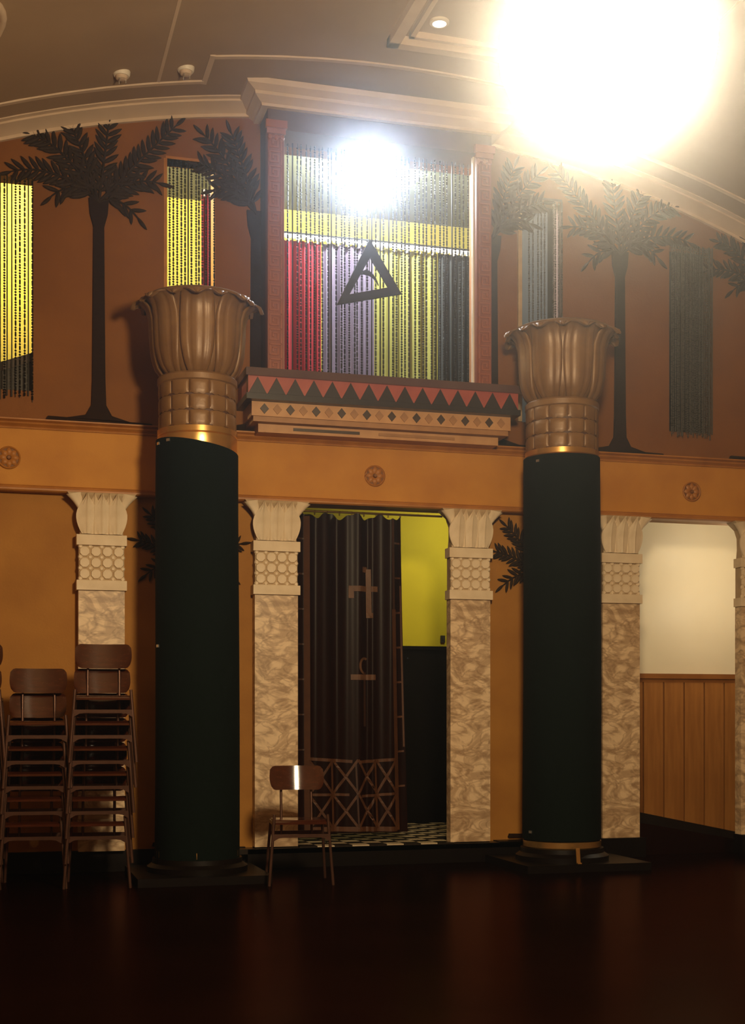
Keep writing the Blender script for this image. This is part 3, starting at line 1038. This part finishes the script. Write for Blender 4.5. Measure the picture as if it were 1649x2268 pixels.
GU = 'upper palm reliefs'
FC = [(-0.42, 0.56, 0.08), (-0.46, 0.32, 0.10), (-0.20, 0.60, 0.03), (-0.34, 0.13, 0.10)]
palm('large brown palm relief between the two yellow windows', -2.205, 3.468, 5.22, 1.0, GU)
palm('palm relief tight against the left side of the big window', -0.968, 3.468, 5.25, 1.0, GU, 1, FC, 1.0)
palm('hazy palm relief tight against the right side of the big window', 1.045, 3.468, 5.25, 1.0, GU, -1, FC, 1.0)
palm('hazy palm relief between the two dark right windows', 2.22, 3.468, 5.22, 1.0, GU, -1)
palm('palm relief at the far right, only a frond in view', 3.64, 3.468, 5.0, 0.9, GU)
FL2 = [(-0.55, 0.22, 0.05), (-0.42, 0.5, 0.05), (0.55, 0.22, 0.05), (0.42, 0.5, 0.05), (0.0, 0.55, 0.0), (-0.46, -0.14, 0.12), (0.46, -0.14, 0.12)]
palm('low palm relief hidden behind the left covered column', -1.50, 0.17, 2.42, 0.74, 'lower palm reliefs', 1, FL2)
palm('low palm relief hidden behind the right covered column', 1.50, 0.17, 2.42, 0.78, 'lower palm reliefs', 1, FL2)


# ================================================================== COLUMNS
def petal_mesh(r_off, half, tip_out, ztip):
    P0 = [(0.255, 3.70), (0.315, 3.77), (0.345, 3.87), (0.355, 4.0), (0.360, 4.12), (0.385, 4.21), (0.44, 4.262), (0.49 + tip_out, 4.25), (0.505 + tip_out, 4.215)]

    def prof(v):
        t = v * (len(P0) - 1)
        i = min(int(t), len(P0) - 2)
        k = t - i
        return (P0[i][0] + (P0[i + 1][0] - P0[i][0]) * k, P0[i][1] + (P0[i + 1][1] - P0[i][1]) * k)

    def fn(u, v):
        s = (u - 0.5) * 2
        r, z = prof(v)
        wv_ = half * (0.70 + 0.30 * math.sin(min(1, v / 0.4) * math.pi / 2))
        if v > 0.42:
            wv_ *= 1 - 0.90 * ((v - 0.42) / 0.58) ** 1.9
        a = s * wv_
        e = abs(s)
        rib = 0.016 * (1 - e ** 4) - 0.010 * math.exp(-((e - 0.45) / 0.10) ** 2) + 0.004 * math.exp(-(e / 0.12) ** 2) + 0.006 * math.exp(-((e - 0.9) / 0.08) ** 2)
        rr = r + r_off + rib
        zz = z + ztip * max(0, v - 0.6)
        return (rr * math.sin(a), -rr * math.cos(a), zz)

    def off(u, v):
        s = (u - 0.5) * 2 * half
        return (-0.016 * math.sin(s), 0.016 * math.cos(s), -0.004)
    return MB().shell(fn, 18, 18, off).mesh('leaf', 'column_gold', 70)


PET1 = petal_mesh(0.008, R(22), 0.0, 0.0)
PET2 = petal_mesh(-0.024, R(22), -0.012, 0.035)
# scalloped tile on the neck
ta = 2 * math.pi / 12


def tfn(u, v):
    a = (u - 0.5) * ta * 0.965
    s = (u - 0.5) * 2
    vv = (v - 0.5) * 2
    bulge = 0.007 * (1 - abs(s) ** 8) * (1 - abs(vv) ** 8)
    r = 0.304 + bulge
    z = vv * 0.056 * (1 - 0.16 * abs(s) ** 3) + 0.005 * math.cos(s * math.pi * 2.5) * (1 if vv < 0 else 0.4)
    return (r * math.sin(a), -r * math.cos(a), z)


TILE = MB().shell(tfn, 8, 6, lambda u, v: (0, 0.012, 0)).mesh('scallop_tile', 'column_gold', 60)


def column(label, x, y, slant, rot, covertop, clips, cb=0.225):
    root = thing('column', label, 'column', (x, y, 0), group='palm columns')
    root.scale = (0.93, 0.93, 1.0)
    # low square base, drum, shaft
    MB().lathe([(0.40, 0.06), (0.40, 0.10), (0.36, 0.125), (0.355, 0.16)], 40).build('base', 'black_paint', root, 35)
    MB().lathe([(0.325, 0.16), (0.335, 0.17), (0.335, 0.215), (0.30, 0.225), (0.295, 3.20), (0.305, 3.205)], 40).build('shaft', 'bright_gold', root, 35)
    MB().lathe([(0.312, 3.12), (0.318, 3.13), (0.318, 3.262), (0.308, 3.268), (0.318, 3.275), (0.318, 3.315), (0.30, 3.32)], 40).build('neck_ring', 'bright_gold', root, 35)
    MB().lathe([(0.297, 3.31), (0.297, 3.66)], 40).build('neck', 'surround_side', root, 35)
    for j in range(3):
        for k in range(12):
            link('scallop_tile', TILE, root, (0, 0, 3.372 + 0.114 * j), (0, 0, ta * (k + rot)))
    MB().lathe([(0.305, 3.645), (0.318, 3.655), (0.318, 3.695), (0.302, 3.71), (0.26, 3.715)], 40).build('upper_ring', 'column_gold', root, 35)
    cpl = MB().lathe([(0.24, 3.70), (0.29, 3.77), (0.32, 3.87), (0.33, 4.0), (0.335, 4.12), (0.36, 4.21), (0.415, 4.27), (0.43, 4.285), (0.40, 4.30), (0.1, 4.30)], 40).build('capital_bell', 'column_gold', root, 35)
    for k in range(8):
        a = 2 * math.pi * (k + rot) / 8
        link('leaf', PET1, cpl, (0, 0, 0), (0, 0, a))
        link('leaf', PET2, cpl, (0, 0, 0), (0, 0, a + math.pi / 8))
    # hanging felt wrap with a slanted upper hem
    fv = []
    N = 48
    rows = 14
    cv = MB()
    for j in range(rows + 1):
        t = j / rows
        for k in range(N):
            a = 2 * math.pi * k / N
            ztop = covertop + slant * math.cos(a)
            z = cb + (ztop - cb) * t
            r = 0.328 + 0.010 * (1 - t) + 0.003 * math.sin(a * 5 + z * 2)
            cv.v.append((r * math.cos(a), r * math.sin(a), z))
    for j in range(rows):
        for k in range(N):
            k2 = (k + 1) % N
            cv.f.append((j * N + k, j * N + k2, (j + 1) * N + k2, (j + 1) * N + k))
    o = len(cv.v)
    for k in range(N):          # inner lip so the wrap has thickness
        a = 2 * math.pi * k / N
        for (r, z) in ((0.321, covertop + slant * math.cos(a)), (0.321, cb)):
            cv.v.append((r * math.cos(a), r * math.sin(a), z))
    for k in range(N):
        k2 = (k + 1) % N
        cv.f.append((rows * N + k, rows * N + k2, o + 2 * k2, o + 2 * k))
        cv.f.append((k2, k, o + 2 * k + 1, o + 2 * k2 + 1))
    wrap = cv.build('felt_wrap', 'felt_cover', root, 60)
    for (a, z) in clips:
        q = MB().box(-0.016, 0.016, -0.010, 0.0, -0.010, 0.010)
        q.build('clip', 'clip_steel', wrap, None, (0.335 * math.sin(a), -0.335 * math.cos(a), z), (0, 0, a))
    return root


column('left palm column wrapped in black felt, beside the stacked chairs', -1.532, -0.65, -0.05, -0.185, 3.195, [(R(-72), 3.20), (R(-50), 3.21), (R(-74), 1.72)], 0.13)
column('right palm column wrapped in dark green felt, hazy under the lamp', 1.40, -0.65, 0.0, 0.0, 3.265, [(R(-60), 3.215), (R(-75), 0.29)])
for (x0, x1, y0, y1, lb) in ((-2.02, -1.06, -1.12, -0.16, 'low black plinth under the left column'), (0.93, 1.97, -1.08, -0.16, 'low black plinth under the right column')):
    tag(MB().box(x0, x1, y0, y1, 0.0, 0.06).build('plinth', 'black_paint'), lb, 'plinth', 'column plinths')
# gold strap end at the foot of the right column
tag(MB().box(-0.016, 0.016, -0.008, 0.0, 0.0, 0.125).box(-0.016, 0.016, -0.03, 0.0, 0.0, 0.01).build('gold_strap', 'bright_gold', loc=(1.36, -1.055, 0.061), rot=(R(-8), 0, 0)), 'short gold strap at the foot of the right column', 'strap')

# ================================================================== DOOR CURTAIN
CY = 0.16
CZ0, CZ1 = 0.235, 2.865
XL, XR = -0.60, 0.30


def cfold(x, z):
    t = (z - CZ0) / (CZ1 - CZ0)
    amp = 0.020 + 0.010 * t
    y = amp * math.sin(x * 21 + 0.6) + 0.35 * amp * math.sin(x * 47 + 1.1)
    y += -0.045 * math.exp(-((x - 0.045) / 0.03) ** 2) * (1 - 0.5 * t)      # the deep fold at the middle
    return CY + y


def cx_at(u, z):
    t = (z - CZ0) / (CZ1 - CZ0)
    xr = XR + 0.06 * max(0.0, 1 - t) ** 1.3
    return XL + (xr - XL) * u


def cpt(u, z, lift=0.0):
    x = cx_at(u, z)
    return Vector((x, cfold(x, z) - lift, z))


cur = thing('door_curtain', 'dark brown door curtain with tan border, ankh and lattice', 'curtain', (0, 0, 0))
hem = lambda u: 0.022 * math.sin(u * 9.0 + 0.5) + 0.012 * math.sin(u * 23)
cl = MB().shell(lambda u, v: cpt(u, CZ0 + (CZ1 + (0.022 * math.sin(u * 26) + 0.01 * math.sin(u * 57)) - CZ0) * v), 90, 30, (0, 0.006, 0)).build('cloth', 'curtain_brown', cur, 60)


def ribbon(pts, wdt, m, name, nn=None, lift=0.005):
    """strip following the cloth; pts: list of (u, z)"""
    mb = MB()
    P = []
    for i in range(len(pts) - 1):
        (u0, z0), (u1, z1) = pts[i], pts[i + 1]
        k = max(2, int(max(abs(z1 - z0) / 0.05, abs(u1 - u0) / 0.02)))
        for j in range(k + (i == len(pts) - 2)):
            t = j / k
            P.append((u0 + (u1 - u0) * t, z0 + (z1 - z0) * t))
    Wd = XR - XL
    vs = []
    for i, (u, z) in enumerate(P):
        a = P[max(0, i - 1)]
        b = P[min(len(P) - 1, i + 1)]
        dx, dz = (b[0] - a[0]) * Wd, b[1] - a[1]
        L = math.hypot(dx, dz) or 1
        nx, nz = -dz / L, dx / L
        for s in (-1, 1):
            vs.append(cpt(u + s * nx * wdt / 2 / Wd, z + s * nz * wdt / 2, lift))
        for s in (-1, 1):
            vs.append(cpt(u + s * nx * wdt / 2 / Wd, z + s * nz * wdt / 2, lift - 0.004))
    fs = []
    for i in range(len(P) - 1):
        a, b = 4 * i, 4 * i + 4
        fs += [(a, a + 1, b + 1, b), (a + 2, b + 2, b + 3, a + 3), (a, b, b + 2, a + 2), (a + 1, a + 3, b + 3, b + 1)]
    mb.add(vs, fs)
    return mb.build(name, m, cl)


ribbon([(0.10, CZ0 + 0.02), (0.10, CZ1 - 0.01)], 0.045, 'curtain_tan', 'border_band')
ribbon([(0.905, CZ0 + 0.02), (0.905, 2.10)], 0.036, 'curtain_tan', 'border_band')
ribbon([(0.905, 2.10), (0.905, CZ1 - 0.01)], 0.022, 'curtain_tan_dark', 'border_band')
ribbon([(0.985, 0.95), (0.985, 2.3)], 0.014, 'curtain_tan', 'border_band')
for z in [0.62 + 0.29 * k for k in range(8)]:
    ribbon([(0.92, z), (0.985, z + 0.004)], 0.016, 'curtain_tan', 'ladder_rung')
    ribbon([(0.015, z + 0.02), (0.085, z + 0.02)], 0.014, 'curtain_tan_dark', 'ladder_rung')
# lattice panel at the foot
LT, LB_ = 0.845, 0.275
ribbon([(0.12, LT + 0.01), (0.50, LT - 0.015)], 0.026, 'curtain_tan', 'lattice_strip')
ribbon([(0.56, LT - 0.02), (0.89, LT)], 0.026, 'curtain_tan', 'lattice_strip')
mid = (LT + LB_) / 2
ribbon([(0.12, mid), (0.47, mid - 0.005)], 0.022, 'curtain_tan', 'lattice_strip')
ribbon([(0.58, mid - 0.02), (0.89, mid)], 0.022, 'curtain_tan', 'lattice_strip')
ribbon([(0.12, LB_), (0.90, LB_ - 0.012)], 0.040, 'curtain_tan', 'lattice_strip')
for (u0, u1) in ((0.11, 0.33), (0.33, 0.55), (0.55, 0.72), (0.72, 0.90)):
    for (z0, z1) in ((LB_, mid), (mid, LT)):
        ribbon([(u0, z0), (u1, z1)], 0.020, 'curtain_tan', 'lattice_strip')
        ribbon([(u0, z1), (u1, z0)], 0.020, 'curtain_tan', 'lattice_strip', lift=0.007)
for u in (0.33, 0.72):
    ribbon([(u, LB_), (u - 0.01, LT)], 0.018, 'curtain_tan', 'lattice_strip', lift=0.006)
ribbon([(0.55, LB_), (0.53, LT - 0.04)], 0.014, 'curtain_tan_dark', 'lattice_strip', lift=0.006)


def uu(x):
    return (x - XL) / (XR - XL)


# upper sign: bar with a flag at its head, crossed by an arm with a drop at its end
ribbon([(uu(0.01), 2.43), (uu(0.01), 2.04)], 0.042, 'symbol_tan', 'sign_stroke')
ribbon([(uu(-0.045), 2.425), (uu(0.0), 2.425)], 0.046, 'symbol_tan', 'sign_stroke')
ribbon([(uu(-0.165), 2.265), (uu(0.085), 2.265)], 0.046, 'symbol_tan', 'sign_stroke', lift=0.007)
ribbon([(uu(-0.145), 2.27), (uu(-0.145), 2.185)], 0.044, 'symbol_tan', 'sign_stroke', lift=0.008)
ribbon([(uu(-0.01), 2.045), (uu(0.042), 2.045)], 0.042, 'symbol_tan', 'sign_stroke', lift=0.008)
# lower sign: ankh with its loop open to the right
ribbon([(uu(-0.155), 1.53), (uu(0.055), 1.53)], 0.046, 'symbol_tan', 'sign_stroke', lift=0.008)
loop = [(uu(-0.035 + 0.042 * math.cos(a)), 1.625 + 0.062 * math.sin(a)) for a in [R(60 + k * 18) for k in range(12)]]
ribbon(loop, 0.020, 'symbol_tan', 'sign_stroke')
ribbon([(uu(-0.035), 1.57), (uu(-0.04), 1.12)], 0.022, 'curtain_tan_dark', 'sign_stroke', lift=0.006)
# rail and rings
rr_ = thing('curtain_rail', 'thin brass rail carrying the brown door curtain', 'curtain rail', (0, CY, 2.895))
MB().tube([(-0.66, 0, 0.0), (0.66, 0, 0.0)], 0.009, 8).build('rod', 'brass', rr_, 60)
rg = MB().tube([(0, 0.017 * math.cos(2 * math.pi * k / 12), -0.010 + 0.017 * math.sin(2 * math.pi * k / 12)) for k in range(13)], 0.003, 6).mesh('ring', 'brass', 60)
for k in range(9):
    link('ring', rg, rr_, (-0.55 + 0.105 * k, 0, 0))


# ================================================================== CHAIRS
def make_chair():
    r = thing('chair', 'x', 'chair')
    # seat: dished plywood with a rolled front edge

    def sfn(u, v):
        x = (u - 0.5) * 2
        y = -0.19 + 0.37 * v
        cr_ = 1 - 0.10 * max(0, (v - 0.75) / 0.25) ** 2 - 0.06 * max(0, (0.15 - v) / 0.15) ** 2
        z = 0.470 - 0.010 * (1 - x * x) * math.sin(v * math.pi) - 0.012 * v - 0.022 * max(0, (0.14 - v) / 0.14) ** 2
        return (x * 0.195 * cr_, y, z)
    MB().shell(sfn, 12, 12, (0, 0, -0.014)).build('seat', 'chair_ply', r, 50)

    # curved backrest with rounded corners
    def bfn(u, v):
        s = (u - 0.5) * 2
        vv = (v - 0.5) * 2
        hh = 0.088 * (1 - 0.30 * max(0, (abs(s) - 0.82) / 0.18) ** 2.2)
        ww = 0.20 * (1 - 0.025 * vv * vv - (0.035 if vv < 0 else 0.0) * vv * vv)
        x = s * ww
        y = 0.190 - 0.055 * s * s + 0.0225 * vv
        return (x, y, 0.752 + vv * hh)
    MB().shell(bfn, 22, 8, (0, 0.011, 0)).build('backrest', 'chair_ply', r, 50)
    for s in (-1, 1):
        MB().tube([(s * 0.112, 0.155, 0.34), (s * 0.112, 0.168, 0.48), (s * 0.112, 0.188, 0.62), (s * 0.108, 0.216, 0.80)], 0.0095, 8).build('back_post', 'chair_steel', r, 60)
        # front leg: flat tapering steel, slightly splayed
        MB().tube([(s * 0.228, -0.205, 0.0), (s * 0.190, -0.185, 0.505)], 0.012, 8, 0.011).build('leg', 'chair_steel', r, 60)
        MB().tube([(s * 0.220, 0.235, 0.0), (s * 0.190, 0.160, 0.44)], 0.012, 8, 0.011).build('leg', 'chair_steel', r, 60)
        MB().box(s * 0.192 - 0.008, s * 0.192 + 0.008, -0.18, 0.17, 0.425, 0.45).build('side_rail', 'chair_steel', r)
    # front apron bar with swept ends
    ap = [(-0.200, 0.315), (-0.160, 0.338), (-0.13, 0.342), (0.13, 0.342), (0.160, 0.338), (0.200, 0.315), (0.200, 0.366), (-0.200, 0.366)]
    MB().prism(ap, -0.205, -0.187).build('front_bar', 'chair_steel', r)
    MB().box(-0.198, 0.198, 0.168, 0.182, 0.335, 0.362).build('rear_bar', 'chair_steel', r)
    return r


chair0 = make_chair()
snapshot_children()
chair0.location = (-0.862, -1.10, 0.0)
chair0.rotation_euler = (0, 0, R(-7))
tag(chair0, 'single brown plywood chair standing alone before the curtained doorway', 'chair', 'plywood stacking chairs')
ORD = {6: ['topmost', 'second from the top', 'third from the top', 'third from the floor', 'second from the floor', 'lowest'],
       5: ['topmost', 'second from the top', 'middle', 'second from the floor', 'lowest']}
for (x, y, n_, rz, where) in ((-2.275, -0.87, 6, -5, 'tall stack next to the left column'), (-2.715, -0.80, 5, -4, 'shorter stack left of the tall one'), (-3.165, -0.75, 6, -3, 'stack cut by the left picture edge')):
    for k in range(n_):
        c = copy_tree(chair0)
        c.location = (x + 0.006 * k, y - 0.020 * k + 0.003 * ((k * 7) % 3), 0.177 * k)
        c.rotation_euler = (0, 0, R(rz + ((k * 5) % 3 - 1) * 0.8))
        pos = ORD[n_][n_ - 1 - k]
        tag(c, '%s brown plywood chair of the %s' % (pos, where), 'chair', 'plywood stacking chairs')

# ================================================================== CEILING FITTINGS
for (x, y, lb) in ((-2.09, -0.66, 'small round ceiling detector, the left of the pair'), (-1.62, -0.66, 'small round ceiling detector, the right of the pair')):
    z = arch(x, CEIL)
    d = thing('ceiling_detector', lb, 'detector', (x, y, z), group='ceiling detectors')
    MB().lathe([(0.055, -0.025), (0.062, -0.015), (0.065, 0.01)], 24).build('base', 'white_plastic', d, 40)
    MB().lathe([(0.02, -0.052), (0.040, -0.045), (0.046, -0.025)], 24).build('cap', 'cornice_cream', d, 40)
    for k in range(3):
        a = 2 * math.pi * k / 3
        MB().box(-0.004, 0.004, -0.004, 0.004, -0.075, -0.045).build('prong', 'clip_steel', d, None, (0.03 * math.cos(a), 0.03 * math.sin(a), 0))
sp = thing('recessed_spot', 'small round spot glowing inside the ceiling panel frame', 'spotlight', (0.06, -1.56, 6.15))
MB().lathe([(0.055, -0.02), (0.07, -0.015), (0.072, 0.01)], 24).build('rim', 'white_plastic', sp, 40)
MB().lathe([(0.01, -0.022), (0.05, -0.02), (0.052, 0.0)], 24).build('lens', 'spot_glow', sp, 40)

# ================================================================== LAMPS
pl = thing('pendant_lamp', 'blazing opal globe pendant lamp hanging at upper right', 'pendant lamp', LAMP_POS)
zc = arch(LAMP_POS[0], CEIL) - LAMP_POS[2]
gp = []
for k in range(15):
    a = math.pi * k / 14
    gp.append((max(0.10 if k > 12 else 0.004, 0.36 * math.sin(a)), -0.31 * math.cos(a)))
MB().lathe(gp, 40).build('globe', 'opal_glow', pl, 80)
MB().lathe([(0.14, 0.275), (0.145, 0.285), (0.12, 0.30), (0.05, 0.34), (0.03, 0.40)], 28).build('gallery', 'brass', pl, 40)
MB().tube([(0, 0, 0.39), (0, 0, zc - 0.05)], 0.011, 8).build('stem', 'brass', pl, 60)
MB().lathe([(0.03, zc - 0.10), (0.06, zc - 0.07), (0.10, zc - 0.03), (0.11, zc + 0.02)], 28).build('ceiling_rose', 'brass', pl, 40)
light('bulb', 'POINT', (0, 0, 0), PENDANT_W, (1.0, 0.76, 0.45), pl, 0.28)

vl = thing('ceiling_light', 'greenish glass ceiling light inside the curtained doorway', 'ceiling light', (1.40, 1.05, vz1))
MB().lathe([(0.02, -0.12), (0.09, -0.10), (0.12, -0.05), (0.12, 0.0)], 24).build('bowl', 'warm_glow', vl, 60)
light('bulb', 'POINT', (0, 0, -0.20), VESTIBULE_W, (1.0, 0.86, 0.45), vl, 0.08)
sco = thing('added_passage_lamp', 'added unseen twin warm lamp on the passage side, hidden by the rightmost pilaster', 'added lamp', (3.62, 0.15, 2.5))  # added out of sight to brighten the passage wall in two spots
MB().box(-0.04, 0.04, 0.0, 0.02, -0.35, 0.35).build('plate', 'brass', sco)
for z in (-0.26, 0.26):
    arm = MB().tube([(0, 0.015, z), (0, 0.10, z - 0.02), (0, 0.15, z)], 0.008, 8).build('arm', 'brass', sco, 60)
    MB().lathe([(0.012, z - 0.03), (0.035, z), (0.04, z + 0.05), (0.03, z + 0.09)], 20, 0, 0.15).build('shade', 'passage_lamp_glow', sco, 60)
    light('bulb', 'POINT', (0, 0.15, z + 0.03), CORRIDOR_W, (1.0, 0.91, 0.70), sco, 0.05)
